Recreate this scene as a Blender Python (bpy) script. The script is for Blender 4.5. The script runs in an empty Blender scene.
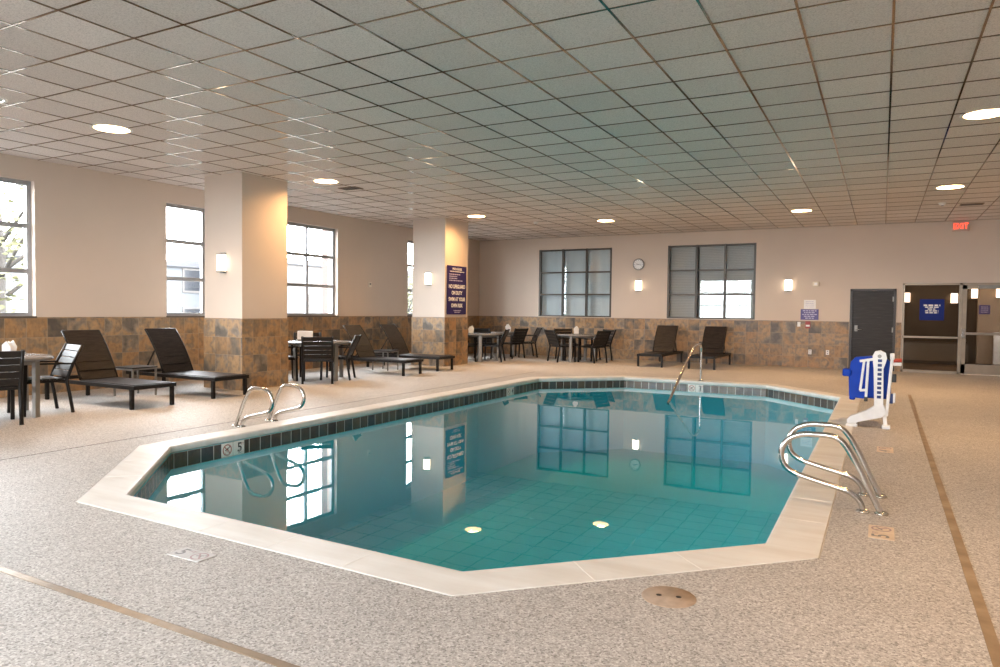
import bpy, bmesh, math, random
from mathutils import Vector, Matrix
random.seed(7)
S = bpy.context.scene
C = S.collection
PI = math.pi
# ------------------------------------------------------------------ dimensions (metres)
HC = 3.579            # ceiling height
WZ = 1.186            # top of the slate wainscot
XW, YB, XR, YR = -11.369, 19.60, 5.2, -3.2     # left wall, back wall, right wall, rear wall
WATER = -0.15
POOL = [(-4.80, 3.21), (-6.10, 4.53), (-6.10, 12.98), (-4.74, 14.28), (-1.92, 14.28), (-0.58, 12.90), (-0.58, 4.45), (-1.905, 3.15)]

# ------------------------------------------------------------------ node helpers
def new_mat(name):
    m = bpy.data.materials.new(name); m.use_nodes = True
    nt = m.node_tree; nt.nodes.clear()
    out = nt.nodes.new('ShaderNodeOutputMaterial')
    return m, nt, out
def N(nt, kind, **kw):
    n = nt.nodes.new(kind)
    for k, v in kw.items():
        if k.startswith('i_'):
            key = k[2:].replace('_', ' ')
            n.inputs[key].default_value = v
        else: setattr(n, k, v)
    return n
def rgb(c): return (c[0], c[1], c[2], 1)
def ramp(nt, fac, stops, interp='LINEAR'):
    r = nt.nodes.new('ShaderNodeValToRGB'); e = r.color_ramp
    e.interpolation = interp
    while len(e.elements) > 1: e.elements.remove(e.elements[-1])
    e.elements[0].position = stops[0][0]; e.elements[0].color = rgb(stops[0][1])
    for p, c in stops[1:]:
        k = e.elements.new(p); k.color = rgb(c)
    nt.links.new(fac, r.inputs[0]); return r.outputs[0]
def mixc(nt, a, b, fac, mode='MIX'):
    m = nt.nodes.new('ShaderNodeMix'); m.data_type = 'RGBA'; m.blend_type = mode
    for sock, v in ((m.inputs[0], fac), (m.inputs[6], a), (m.inputs[7], b)):
        if hasattr(v, 'is_linked'): nt.links.new(v, sock)
        elif isinstance(v, (int, float)): sock.default_value = v
        else: sock.default_value = rgb(v)
    return m.outputs[2]
def math_(nt, op, a, b=0.0):
    m = nt.nodes.new('ShaderNodeMath'); m.operation = op
    for i, v in enumerate((a, b)):
        if hasattr(v, 'is_linked'): nt.links.new(v, m.inputs[i])
        else: m.inputs[i].default_value = v
    return m.outputs[0]
def principled(nt, out, color, rough=.5, metal=0., spec=.5, bump=None, bump_d=.01, bump_s=.3):
    b = nt.nodes.new('ShaderNodeBsdfPrincipled')
    for sock, v in (('Base Color', color), ('Roughness', rough), ('Metallic', metal)):
        if hasattr(v, 'is_linked'): nt.links.new(v, b.inputs[sock])
        elif sock == 'Base Color': b.inputs[sock].default_value = rgb(v)
        else: b.inputs[sock].default_value = v
    b.inputs['Specular IOR Level'].default_value = spec
    if bump is not None:
        bn = nt.nodes.new('ShaderNodeBump'); bn.inputs['Distance'].default_value = bump_d; bn.inputs['Strength'].default_value = bump_s
        nt.links.new(bump, bn.inputs['Height']); nt.links.new(bn.outputs[0], b.inputs['Normal'])
    nt.links.new(b.outputs[0], out.inputs[0]); return b
def coords(nt, kind='Object', scale=None):
    t = nt.nodes.new('ShaderNodeTexCoord'); o = t.outputs[kind]
    if scale is None: return o
    m = nt.nodes.new('ShaderNodeMapping'); m.inputs['Scale'].default_value = scale
    nt.links.new(o, m.inputs[0]); return m.outputs[0]
def noise(nt, vec, scale, detail=3, rough=.55):
    n = N(nt, 'ShaderNodeTexNoise', i_Scale=scale, i_Detail=detail, i_Roughness=rough); nt.links.new(vec, n.inputs['Vector']); return n.outputs[0]
def schlick(nt, f0, normal=None):
    lw = N(nt, 'ShaderNodeLayerWeight', i_Blend=.5)
    if normal is not None: nt.links.new(normal, lw.inputs['Normal'])
    p = math_(nt, 'POWER', lw.outputs['Facing'], 5.)
    return math_(nt, 'ADD', math_(nt, 'MULTIPLY', p, 1 - f0), f0)
def plain(name, color, rough=.5, metal=0., spec=.5, var=.08, vscale=6.):
    m, nt, out = new_mat(name)
    n = noise(nt, coords(nt), vscale)
    a = tuple(c * (1 - var) for c in color); b = tuple(min(1, c * (1 + var)) for c in color)
    principled(nt, out, ramp(nt, n, [(.3, a), (.7, b)]), rough, metal, spec)
    return m
def emit(name, color, strength):
    m, nt, out = new_mat(name)
    e = N(nt, 'ShaderNodeEmission'); e.inputs[0].default_value = rgb(color); e.inputs[1].default_value = strength
    nt.links.new(e.outputs[0], out.inputs[0]); return m
def tile_mat(name, w, h, offx, offy, grout, groutc, stops, rough=.45, spec=.5, mottling=.35, bump=.4):
    """stone tiles laid on a grid in UV metres, one random colour per tile with a mottled face"""
    m, nt, out = new_mat(name)
    uv = coords(nt, 'UV')
    sep = nt.nodes.new('ShaderNodeSeparateXYZ'); nt.links.new(uv, sep.inputs[0])
    fx = math_(nt, 'DIVIDE', math_(nt, 'ADD', sep.outputs[0], offx), w); fy = math_(nt, 'DIVIDE', math_(nt, 'ADD', sep.outputs[1], offy), h)
    cell = nt.nodes.new('ShaderNodeCombineXYZ')
    nt.links.new(math_(nt, 'FLOOR', fx), cell.inputs[0]); nt.links.new(math_(nt, 'FLOOR', fy), cell.inputs[1])
    wn = N(nt, 'ShaderNodeTexWhiteNoise', noise_dimensions='2D'); nt.links.new(cell.outputs[0], wn.inputs['Vector'])
    add = nt.nodes.new('ShaderNodeVectorMath'); add.operation = 'MULTIPLY_ADD'
    nt.links.new(cell.outputs[0], add.inputs[0]); add.inputs[1].default_value = (3.7, 5.3, 0); nt.links.new(uv, add.inputs[2])
    ms = N(nt, 'ShaderNodeMapping'); ms.inputs['Scale'].default_value = (1.5, .75, 1); nt.links.new(add.outputs[0], ms.inputs[0])
    n1 = noise(nt, ms.outputs[0], 9, 7, .68); n2 = noise(nt, add.outputs[0], 2.6, 3)
    f = math_(nt, 'ADD', math_(nt, 'ADD', math_(nt, 'MULTIPLY', wn.outputs[0], .8), .1), math_(nt, 'MULTIPLY', math_(nt, 'SUBTRACT', n2, .5), mottling * 2.6))
    col = ramp(nt, f, stops)
    col = mixc(nt, col, ramp(nt, n1, [(.25, (.42, .40, .38)), (.5, (1, 1, 1)), (.8, (1.35, 1.28, 1.2))]), .85, 'MULTIPLY')
    gx = math_(nt, 'MULTIPLY', math_(nt, 'ABSOLUTE', math_(nt, 'SUBTRACT', math_(nt, 'FRACT', fx), .5)), w)
    gy = math_(nt, 'MULTIPLY', math_(nt, 'ABSOLUTE', math_(nt, 'SUBTRACT', math_(nt, 'FRACT', fy), .5)), h)
    g = math_(nt, 'MAXIMUM', math_(nt, 'GREATER_THAN', gx, w / 2 - grout / 2), math_(nt, 'GREATER_THAN', gy, h / 2 - grout / 2))
    col = mixc(nt, col, groutc, g)
    hgt = math_(nt, 'SUBTRACT', n1, math_(nt, 'MULTIPLY', g, .5))
    principled(nt, out, col, rough, 0, spec, hgt, .006, bump)
    return m
M = {}
def mats():
    # painted plaster
    m, nt, out = new_mat('painted_wall'); o = coords(nt)
    n = noise(nt, o, .9); f = noise(nt, o, 220, 2)
    principled(nt, out, ramp(nt, n, [(.3, (.61, .515, .435)), (.7, (.645, .545, .46))]), .6, 0, .3, f, .001, .25); M['wall'] = m
    slate = [(0., (.085, .072, .06)), (.16, (.16, .125, .09)), (.3, (.27, .17, .09)), (.45, (.37, .215, .10)), (.58, (.21, .16, .11)), (.72, (.40, .25, .125)), (.86, (.23, .185, .14)), (1., (.12, .10, .08))]
    M['slate'] = tile_mat('slate_wainscot', .305, .295, .12, .01, .005, (.33, .255, .18), slate, mottling=.6)
    band = [(0., (.035, .030, .026)), (.3, (.085, .060, .045)), (.55, (.060, .066, .070)), (.8, (.12, .085, .055)), (1., (.07, .075, .08))]
    M['band'] = tile_mat('pool_band_tile', .157, .157, .0, .2265, .008, (.62, .58, .52), band, .25, .5, .3, .15)
    # exposed aggregate deck
    m, nt, out = new_mat('aggregate_deck'); o = coords(nt)
    v = N(nt, 'ShaderNodeTexVoronoi', i_Scale=115.); nt.links.new(o, v.inputs['Vector'])
    sp = nt.nodes.new('ShaderNodeSeparateColor'); nt.links.new(v.outputs['Color'], sp.inputs[0])
    c1 = ramp(nt, sp.outputs[0], [(0, (.13, .12, .11)), (.12, (.26, .24, .22)), (.35, (.44, .41, .385)), (.75, (.55, .52, .49)), (.92, (.74, .72, .69))])
    v2 = N(nt, 'ShaderNodeTexVoronoi', i_Scale=260.); nt.links.new(o, v2.inputs['Vector'])
    sp2 = nt.nodes.new('ShaderNodeSeparateColor'); nt.links.new(v2.outputs['Color'], sp2.inputs[0])
    c2 = ramp(nt, sp2.outputs[1], [(0, (.28, .255, .235)), (.5, (.47, .44, .41)), (1, (.62, .59, .56))])
    c = mixc(nt, c1, c2, .35)
    big = noise(nt, o, .55, 4, .6)
    c = mixc(nt, c, ramp(nt, big, [(.32, (.90, .89, .88)), (.6, (1.04, 1.03, 1.02))]), 1., 'MULTIPLY')
    principled(nt, out, c, .55, 0, .25, sp.outputs[0], .002, .22); M['deck'] = m
    # cast coping
    m, nt, out = new_mat('cast_coping'); o = coords(nt)
    n = noise(nt, o, 1.3, 5, .6); n2 = noise(nt, coords(nt, 'Object', (1.2, 7, 1)), 1., 4)
    c = ramp(nt, n, [(.3, (.72, .70, .665)), (.7, (.83, .81, .78))])
    c = mixc(nt, c, ramp(nt, n2, [(.35, (.88, .83, .77)), (.62, (1.03, 1.02, 1.0))]), .7, 'MULTIPLY')
    principled(nt, out, c, .45, 0, .45, noise(nt, o, 90, 2), .001, .2); M['coping'] = m
    M['joint'] = plain('pale_joint_grout', (.80, .77, .72), .7)
    # lay-in ceiling tile
    m, nt, out = new_mat('mineral_ceiling_tile'); o = coords(nt)
    n = noise(nt, o, 80, 5, .8); n2 = noise(nt, o, 160, 2)
    cell = nt.nodes.new('ShaderNodeVectorMath'); cell.operation = 'FLOOR'
    mp = nt.nodes.new('ShaderNodeMapping'); mp.inputs['Location'].default_value = (-.016 / .61, -6.1775 / .61, 0); mp.inputs['Scale'].default_value = (1 / .61, 1 / .61, 0)
    nt.links.new(o, mp.inputs[0]); nt.links.new(mp.outputs[0], cell.inputs[0])
    wn = N(nt, 'ShaderNodeTexWhiteNoise', noise_dimensions='2D'); nt.links.new(cell.outputs[0], wn.inputs['Vector'])
    c = ramp(nt, n, [(.34, (.52, .475, .46)), (.5, (.78, .725, .70)), (.68, (.88, .825, .80))])
    c = mixc(nt, c, ramp(nt, wn.outputs[0], [(0, (.93, .925, .92)), (1, (1.05, 1.05, 1.05))]), 1., 'MULTIPLY')
    principled(nt, out, c, .8, 0, .2, n2, .002, .3); M['tile'] = m
    M['grid'] = plain('shade_toned_grid', (.26, .20, .145), .09, .92)  # white ceiling bars with their shade put into a dark brown colour
    M['white_metal'] = plain('white_enamel', (.78, .76, .73), .35)
    M['white'] = plain('white_plastic', (.82, .81, .80), .4)
    M['paper'] = plain('white_paper', (.85, .84, .83), .7)
    M['lamp'] = emit('warm_lamp_diffuser', (1., .58, .25), 165)
    M['sconce'] = emit('sconce_glow', (1., .82, .62), 6.5)
    M['off_lamp'] = plain('unlit_lens', (.72, .76, .72), .3)
    M['steel'] = plain('stainless_steel', (.62, .60, .57), .16, 1., .5, .03)
    M['alu'] = plain('brushed_aluminium', (.26, .245, .225), .4, .5)
    M['bronze'] = plain('dark_bronze_frame', (.075, .066, .058), .4, .5)
    M['winframe'] = plain('grey_window_frame', (.34, .35, .37), .4, .2)
    M['storefront'] = plain('champagne_storefront_frame', (.30, .245, .19), .38, .5)
    M['sill'] = plain('dark_sill', (.10, .08, .065), .4)
    M['dark'] = plain('dark_bronze_furniture', (.010, .008, .007), .42, .0, .25)
    M['slat'] = plain('dark_slat', (.014, .011, .0095), .42, .0, .3)
    # woven sling
    m, nt, out = new_mat('woven_sling'); o = coords(nt)
    w = N(nt, 'ShaderNodeTexWave', wave_type='BANDS', bands_direction='X', i_Scale=60., i_Distortion=1.5); nt.links.new(o, w.inputs[0])
    w2 = N(nt, 'ShaderNodeTexWave', wave_type='BANDS', bands_direction='Y', i_Scale=60., i_Distortion=1.5); nt.links.new(o, w2.inputs[0])
    f = math_(nt, 'MULTIPLY', w.outputs[1], w2.outputs[1]); nn = noise(nt, coords(nt, 'Object', (3, 26, 26)), 2.5, 3)
    c = mixc(nt, ramp(nt, f, [(.0, (.010, .008, .007)), (.8, (.036, .028, .026))]), ramp(nt, nn, [(.35, (.45, .45, .47)), (.65, (1.7, 1.6, 1.6))]), .9, 'MULTIPLY')
    principled(nt, out, c, .5, 0, .25, f, .001, .3); M['sling'] = m
    M['top'] = plain('grey_laminate_top', (.20, .20, .205), .2, 0, .5)
    M['blue_seat'] = plain('blue_moulded_seat', (.002, .045, .40), .5, 0, .2)
    M['blue_dark'] = plain('dark_blue_plastic', (.01, .03, .16), .4)
    M['black'] = plain('black_rubber', (.012, .012, .013), .5)
    M['white_lift'] = plain('white_powder_coat', (.80, .80, .80), .35)
    M['red'] = plain('red_enamel', (.30, .025, .02), .4)
    M['redgrip'] = plain('red_grip', (.45, .06, .04), .5)
    M['exit'] = emit('exit_red_letters', (1., .045, .02), 3.)
    M['exit_plate'] = plain('exit_plate_grey', (.55, .40, .33), .4)
    M['navy'] = plain('navy_sign', (.026, .018, .105), .5, 0, .15)
    M['signblue'] = plain('blue_sign', (.008, .022, .17), .5, 0, .15)
    M['purple'] = plain('purple_sign', (.060, .045, .20), .4)
    M['sign_text'] = plain('white_sign_text', (.85, .82, .78), .5)
    M['pale_text'] = plain('lavender_sign_text', (.50, .46, .62), .5)
    M['marker'] = plain('white_marker_tile', (.80, .77, .72), .3)
    M['worn_marker'] = plain('worn_marker_tile', (.53, .51, .495), .5)
    M['beige_marker'] = plain('beige_marker_tile', (.66, .52, .38), .4)
    M['ink'] = plain('black_print', (.02, .02, .02), .5)
    M['redink'] = plain('red_print', (.42, .14, .11), .5)
    M['fadeink'] = plain('faded_grey_print', (.20, .19, .19), .5)
    M['faderedink'] = plain('faded_red_print', (.36, .24, .24), .5)
    M['drain'] = plain('tan_drain_lid', (.40, .30, .225), .5, 0, .4, .18, 14)
    M['hole'] = plain('dark_hole', (.03, .02, .015), .7)
    # brass expansion strip with stains
    m, nt, out = new_mat('brass_expansion_strip'); o = coords(nt)
    n = noise(nt, coords(nt, 'Object', (2, 2, 2)), 2.2, 5)
    principled(nt, out, ramp(nt, n, [(.3, (.17, .115, .07)), (.55, (.29, .21, .135)), (.75, (.42, .33, .24))]), .4, .25, .5); M['brass'] = m
    # wooden door
    m, nt, out = new_mat('espresso_wood_door'); o = coords(nt, 'Object', (1.2, 1, 14))
    n = noise(nt, o, 2.4, 6, .65)
    principled(nt, out, ramp(nt, n, [(.3, (.014, .011, .010)), (.55, (.026, .021, .019)), (.75, (.05, .042, .04))]), .45, 0, .3); M['door'] = m
    M['doorframe'] = plain('dark_door_frame', (.035, .028, .024), .4)
    # blinds behind the glass
    m, nt, out = new_mat('blue_grey_blind'); o = coords(nt)
    n = noise(nt, coords(nt, 'Object', (2.5, 1, .4)), 1.0, 2)
    principled(nt, out, ramp(nt, n, [(.3, (.58, .66, .72)), (.7, (.74, .82, .88))]), .6); M['blind'] = m
    m, nt, out = new_mat('grey_slat_blind'); o = coords(nt)
    w = N(nt, 'ShaderNodeTexWave', wave_type='BANDS', bands_direction='Z', i_Scale=7.); nt.links.new(o, w.inputs[0])
    principled(nt, out, ramp(nt, w.outputs[1], [(.1, (.44, .43, .43)), (.6, (.60, .59, .59))]), .5); M['blind2'] = m
    # glass: thin pane
    def glass(name, tint, ior):
        m, nt, out = new_mat(name)
        t = N(nt, 'ShaderNodeBsdfTransparent'); t.inputs[0].default_value = rgb(tint)
        g = N(nt, 'ShaderNodeBsdfGlossy'); g.inputs['Roughness'].default_value = .0; g.inputs[0].default_value = (1, 1, 1, 1)
        fr = schlick(nt, ior)
        mx = N(nt, 'ShaderNodeMixShader'); nt.links.new(fr, mx.inputs[0]); nt.links.new(t.outputs[0], mx.inputs[1]); nt.links.new(g.outputs[0], mx.inputs[2])
        nt.links.new(mx.outputs[0], out.inputs[0]); return m
    M['glass'] = glass('window_glass', (.97, .98, .98), .03)
    M['glass_in'] = glass('interior_glass', (.92, .94, .94), .038)
    M['glass_dark'] = glass('tinted_storefront_glass', (.70, .67, .64), .03)
    # pool
    m, nt, out = new_mat('pool_plaster'); o = coords(nt)
    n = noise(nt, o, .7, 4)
    principled(nt, out, ramp(nt, n, [(.3, (.02, .57, .71)), (.7, (.03, .63, .77))]), .7); M['plaster'] = m
    m, nt, out = new_mat('pool_water'); o = coords(nt)
    t = N(nt, 'ShaderNodeBsdfTransparent'); t.inputs[0].default_value = (1, 1, 1, 1)
    g = N(nt, 'ShaderNodeBsdfGlossy'); g.inputs['Roughness'].default_value = .012; g.inputs[0].default_value = (1, 1, 1, 1)
    bn = N(nt, 'ShaderNodeBump', i_Strength=.022, i_Distance=.02)
    nt.links.new(noise(nt, o, 1.6, 3), bn.inputs['Height'])
    fr = schlick(nt, .028, bn.outputs[0])
    sz = nt.nodes.new('ShaderNodeSeparateXYZ'); nt.links.new(o, sz.inputs[0])
    fr = math_(nt, 'MULTIPLY', fr, math_(nt, 'GREATER_THAN', sz.outputs[2], WATER - .004))     # only the free surface reflects
    nt.links.new(bn.outputs[0], g.inputs['Normal'])
    mx = N(nt, 'ShaderNodeMixShader'); nt.links.new(fr, mx.inputs[0]); nt.links.new(t.outputs[0], mx.inputs[1]); nt.links.new(g.outputs[0], mx.inputs[2])
    nt.links.new(mx.outputs[0], out.inputs[0])
    va = N(nt, 'ShaderNodeVolumeAbsorption'); va.inputs[0].default_value = (.04, .965, .98, 1); va.inputs[1].default_value = .9
    nt.links.new(va.outputs[0], out.inputs[1]); M['water'] = m
    # corridor and outdoors
    M['corr_wall'] = plain('corridor_brown_wall', (.13, .088, .052), .6)
    M['corr_tan'] = plain('corridor_tan_wall', (.36, .265, .18), .6)
    M['corr_floor'] = plain('corridor_wood_floor', (.16, .095, .05), .4, 0, .5, .25, 3)
    M['corr_bench'] = plain('corridor_bench_face', (.21, .17, .13), .6)
    M['ground'] = plain('outside_paving', (.06, .06, .058), .8)
    M['facade'] = plain('pale_facade', (.075, .068, .064), .8)
    M['facade_blue'] = plain('blue_grey_facade', (.062, .066, .072), .8)
    M['brickred'] = plain('red_brick_pier', (.075, .048, .043), .8)
    M['roof'] = plain('dark_roof', (.035, .035, .04), .7)
    M['outglass'] = plain('dark_facade_glass', (.018, .02, .024), .2)
    M['leaf'] = plain('yellow_green_leaves', (.10, .10, .05), .7, 0, .3, .4, 9)
    M['bark'] = plain('grey_bark', (.035, .03, .026), .8)
    M['cup'] = plain('cream_paper_cup', (.75, .68, .56), .6)
mats()

# ------------------------------------------------------------------ mesh builder
class MB:
    def __init__(s): s.bm = bmesh.new(); s.uv = s.bm.loops.layers.uv.new('UVMap'); s.done = set()
    def _uvbox(s, faces):
        for f in faces:
            n = f.normal; a = max(range(3), key=lambda i: abs(n[i]))
            for l in f.loops:
                c = l.vert.co
                l[s.uv].uv = (c.y, c.z) if a == 0 else ((c.x, c.z) if a == 1 else (c.x, c.y))
    def box(s, x0, x1, y0, y1, z0, z1, mtx=None, bev=0.):
        g = bmesh.ops.create_cube(s.bm, size=1.)
        vs = g['verts']
        for v in vs:
            v.co = Vector(((x0 + x1) / 2 + v.co.x * (x1 - x0), (y0 + y1) / 2 + v.co.y * (y1 - y0), (z0 + z1) / 2 + v.co.z * (z1 - z0)))
        fs = list({f for v in vs for f in v.link_faces})
        if bev > 0:
            es = list({e for v in vs for e in v.link_edges})
            r = bmesh.ops.bevel(s.bm, geom=es, offset=bev, segments=2, affect='EDGES', profile=.6)
            fs = list({f for f in r['faces']} | {f for f in fs if f.is_valid})
            vs = list({v for f in fs for v in f.verts})
        for f in fs: f.normal_update()
        s._uvbox(fs)
        if mtx is not None: bmesh.ops.transform(s.bm, matrix=mtx, verts=vs)
        return s
    def bar(s, a, b, w, h, up=(0, 0, 1), bev=0.):
        """square bar from a to b"""
        a = Vector(a); b = Vector(b); d = b - a; L = d.length; x = d.normalized(); u = Vector(up)
        if abs(x.dot(u)) > .98: u = Vector((1, 0, 0))
        y = u.cross(x).normalized(); z = x.cross(y)
        m = Matrix(((x.x, y.x, z.x, a.x), (x.y, y.y, z.y, a.y), (x.z, y.z, z.z, a.z), (0, 0, 0, 1)))
        return s.box(0, L, -w / 2, w / 2, -h / 2, h / 2, m, bev)
    def tube(s, pts, r, seg=12, closed=False, cap=True):
        pts = [Vector(p) for p in pts]; rings = []; n = len(pts); prev = None
        for i, p in enumerate(pts):
            t = (pts[min(i + 1, n - 1)] - pts[max(i - 1, 0)]).normalized()
            if prev is None:
                u = Vector((0, 0, 1)) if abs(t.z) < .9 else Vector((0, 1, 0))
                y = t.cross(u).normalized()
            else: y = (prev - t * prev.dot(t)).normalized()
            prev = y; z = t.cross(y)
            rr = r[i] if isinstance(r, (list, tuple)) else r
            rings.append([s.bm.verts.new(p + (y * math.cos(2 * PI * k / seg) + z * math.sin(2 * PI * k / seg)) * rr) for k in range(seg)])
        for a, b in zip(rings, rings[1:]):
            for k in range(seg):
                f = s.bm.faces.new((a[k], a[(k + 1) % seg], b[(k + 1) % seg], b[k])); f.smooth = True
        if cap:
            s.bm.faces.new(list(reversed(rings[0]))); s.bm.faces.new(rings[-1])
        return s
    def lathe(s, prof, c=(0, 0, 0), seg=28, arc=2 * PI, start=0., smooth=True):
        """revolve (radius, z) profile about z"""
        full = abs(arc - 2 * PI) < 1e-6; k = seg if full else seg + 1
        rows = []
        for r, z in prof:
            if r < 1e-6: rows.append([s.bm.verts.new((c[0], c[1], c[2] + z))] * k); continue
            rows.append([s.bm.verts.new((c[0] + r * math.cos(start + arc * i / seg), c[1] + r * math.sin(start + arc * i / seg), c[2] + z)) for i in range(k)])
        for a, b in zip(rows, rows[1:]):
            for i in range(seg):
                j = (i + 1) % k
                vs = []
                for v in (a[i], a[j], b[j], b[i]):
                    if v not in vs: vs.append(v)
                if len(vs) >= 3:
                    f = s.bm.faces.new(vs); f.smooth = smooth
        return s
    def disc(s, c, r, seg=24, normal='z', r2=None):
        vs = []
        for i in range(seg):
            a = 2 * PI * i / seg; p, q = r * math.cos(a), (r2 or r) * math.sin(a)
            vs.append(s.bm.verts.new((c[0] + p, c[1] + q, c[2]) if normal == 'z' else ((c[0] + p, c[1], c[2] + q) if normal == 'y' else (c[0], c[1] + p, c[2] + q))))
        s.bm.faces.new(vs); return s
    def prism(s, poly, z0, z1, mtx=None):
        a = [s.bm.verts.new((x, y, z0)) for x, y in poly]; b = [s.bm.verts.new((x, y, z1)) for x, y in poly]; n = len(poly)
        fs = [s.bm.faces.new(list(reversed(a))), s.bm.faces.new(b)]
        for i in range(n): fs.append(s.bm.faces.new((a[i], a[(i + 1) % n], b[(i + 1) % n], b[i])))
        for f in fs: f.normal_update()
        s._uvbox(fs)
        if mtx is not None: bmesh.ops.transform(s.bm, matrix=mtx, verts=a + b)
        return s
    def sheet(s, outer, holes, z):
        """flat polygon with holes"""
        es = []
        for loop in [outer] + holes:
            vs = [s.bm.verts.new((x, y, z)) for x, y in loop]
            for i in range(len(vs)): es.append(s.bm.edges.new((vs[i], vs[(i + 1) % len(vs)])))
        r = bmesh.ops.triangle_fill(s.bm, edges=es, use_beauty=True, use_dissolve=False, normal=(0, 0, 1))
        return s
    def build(s, name, mat, parent=None, recalc=True):
        if recalc: bmesh.ops.recalc_face_normals(s.bm, faces=s.bm.faces[:])
        me = bpy.data.meshes.new(name); s.bm.to_mesh(me); s.bm.free()
        me.materials.append(M[mat])
        o = bpy.data.objects.new(name, me); C.objects.link(o)
        if parent is not None: o.parent = parent
        return o
def thing(name, label, cat, loc=(0, 0, 0), rz=0., group=None):
    o = bpy.data.objects.new(name, None); C.objects.link(o); o.empty_display_size = .1
    o.location = loc; o.rotation_euler = (0, 0, rz)
    return tag(o, label, cat, group)
def tag(o, label=None, cat=None, group=None, kind=None):
    if label: o['label'] = label
    if cat: o['category'] = cat
    if group: o['group'] = group
    if kind: o['kind'] = kind
    return o
def struct(o, label=None, cat='structure'):
    o['kind'] = 'structure'; o['category'] = cat
    if label: o['label'] = label
    return o
def dup(root, loc, rz, label, group=None):
    r = root.copy(); C.objects.link(r); r.location = loc; r.rotation_euler = (0, 0, rz); r['label'] = label
    if group: r['group'] = group
    def rec(src, dst):
        for ch in src.children:
            c = ch.copy(); C.objects.link(c); c.parent = dst; rec(ch, c)
    rec(root, r); return r
def text(name, body, size, mat, loc, rot, parent=None, align='CENTER', extrude=.0012, bold=.0, sx=1.):
    cu = bpy.data.curves.new(name, 'FONT'); cu.body = body; cu.size = size; cu.align_x = align; cu.align_y = 'CENTER'; cu.extrude = extrude; cu.offset = bold
    cu.materials.append(M[mat])
    q = bpy.data.objects.new(name, cu); C.objects.link(q)
    bpy.context.view_layer.update()
    me = bpy.data.meshes.new_from_object(q.evaluated_get(bpy.context.evaluated_depsgraph_get())); me.name = name
    for v in me.vertices: v.co.x *= sx
    bpy.data.objects.remove(q); bpy.data.curves.remove(cu)
    o = bpy.data.objects.new(name, me); C.objects.link(o); o.location = loc; o.rotation_euler = rot
    if parent is not None: o.parent = parent
    return o
def offset_poly(poly, d):
    """offset a closed polygon outwards by d (clockwise or counter-clockwise handled)"""
    n = len(poly); area = sum(poly[i][0] * poly[(i + 1) % n][1] - poly[(i + 1) % n][0] * poly[i][1] for i in range(n)); sg = 1 if area > 0 else -1
    out = []
    for i in range(n):
        p0, p1, p2 = Vector(poly[i - 1]), Vector(poly[i]), Vector(poly[(i + 1) % n])
        e1 = (p1 - p0).normalized(); e2 = (p2 - p1).normalized()
        n1 = Vector((e1.y, -e1.x)) * sg; n2 = Vector((e2.y, -e2.x)) * sg
        b = (n1 + n2).normalized(); k = d / max(.2, b.dot(n1))
        out.append((p1.x + b.x * k, p1.y + b.y * k))
    return out

# ================================================================== THE ROOM
# ---- deck, with the pool cut out and slots for the strips left flush
fl = struct(MB().sheet([(XW - .2, YR - .2), (XR + .2, YR - .2), (XR + .2, YB + .1), (XW - .2, YB + .1)], [offset_poly(POOL, .307)], 0.).build('floor', 'deck'),
       'speckled exposed aggregate pool deck', 'floor')
MB().box(-6.826, -6.814, 2.0, 14.3, -.004, .0012).build('control_joint', 'hole', fl)
# ---- ceiling with round openings for the recessed lights
LIGHTS = [(-8.50, 5.50), (-8.56, 9.42), (-8.48, 14.45), (-5.98, 16.42), (-1.58, 16.44), (.97, 14.42), (.93, 9.36), (.95, 3.9)]
OFF = (-8.50, 4.05)
def circ(c, r, n=24): return [(c[0] + r * math.cos(2 * PI * i / n), c[1] + r * math.sin(2 * PI * i / n)) for i in range(n)]
struct(MB().sheet([(XW - .25, YR - .25), (XR + .25, YR - .25), (XR + .25, YB + .25), (XW - .25, YB + .25)], [circ(c, .2) for c in LIGHTS + [OFF]], HC).build('ceiling', 'tile'),
       'suspended ceiling of speckled lay-in tiles', 'ceiling')
g = MB()
T = .61
def cuts(const, axis):
    r = []
    for c in LIGHTS + [OFF]:
        d = abs(c[axis] - const)
        if d < .235: 
            h = math.sqrt(.235 ** 2 - d * d); o = c[1 - axis]; r.append((o - h, o + h))
    if axis == 0 or axis == 1:
        for (x0, x1, y0, y1) in COLS:
            lo, hi = ((x0, x1), (y0, y1))[axis]
            if lo < const < hi: r.append(((y0, y1), (x0, x1))[axis])
    return sorted(r)
COLS = [(-10.15, -9.25, 8.20, 9.20), (-10.20, -9.26, 14.32, 15.38)]
k = math.ceil((XW - .016) / T)
while .016 + k * T < XR:
    x = .016 + k * T; y = YR
    for a, b in cuts(x, 0) + [(YB, YB)]:
        if a > y: g.box(x - .009, x + .009, y, a, HC - .006, HC + .004)
        y = max(y, b)
    k += 1
k = math.ceil((YR - 6.1775) / T)
while 6.1775 + k * T < YB:
    y = 6.1775 + k * T; x = XW
    for a, b in cuts(y, 1) + [(XR, XR)]:
        if a > x: g.box(x, a, y - .008, y + .008, HC - .0055, HC + .004)
        x = max(x, b)
    k += 1
struct(g.build('trim_1', 'grid'), 'shade-darkened metal grid that carries the ceiling tiles', 'ceiling grid')

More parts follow.
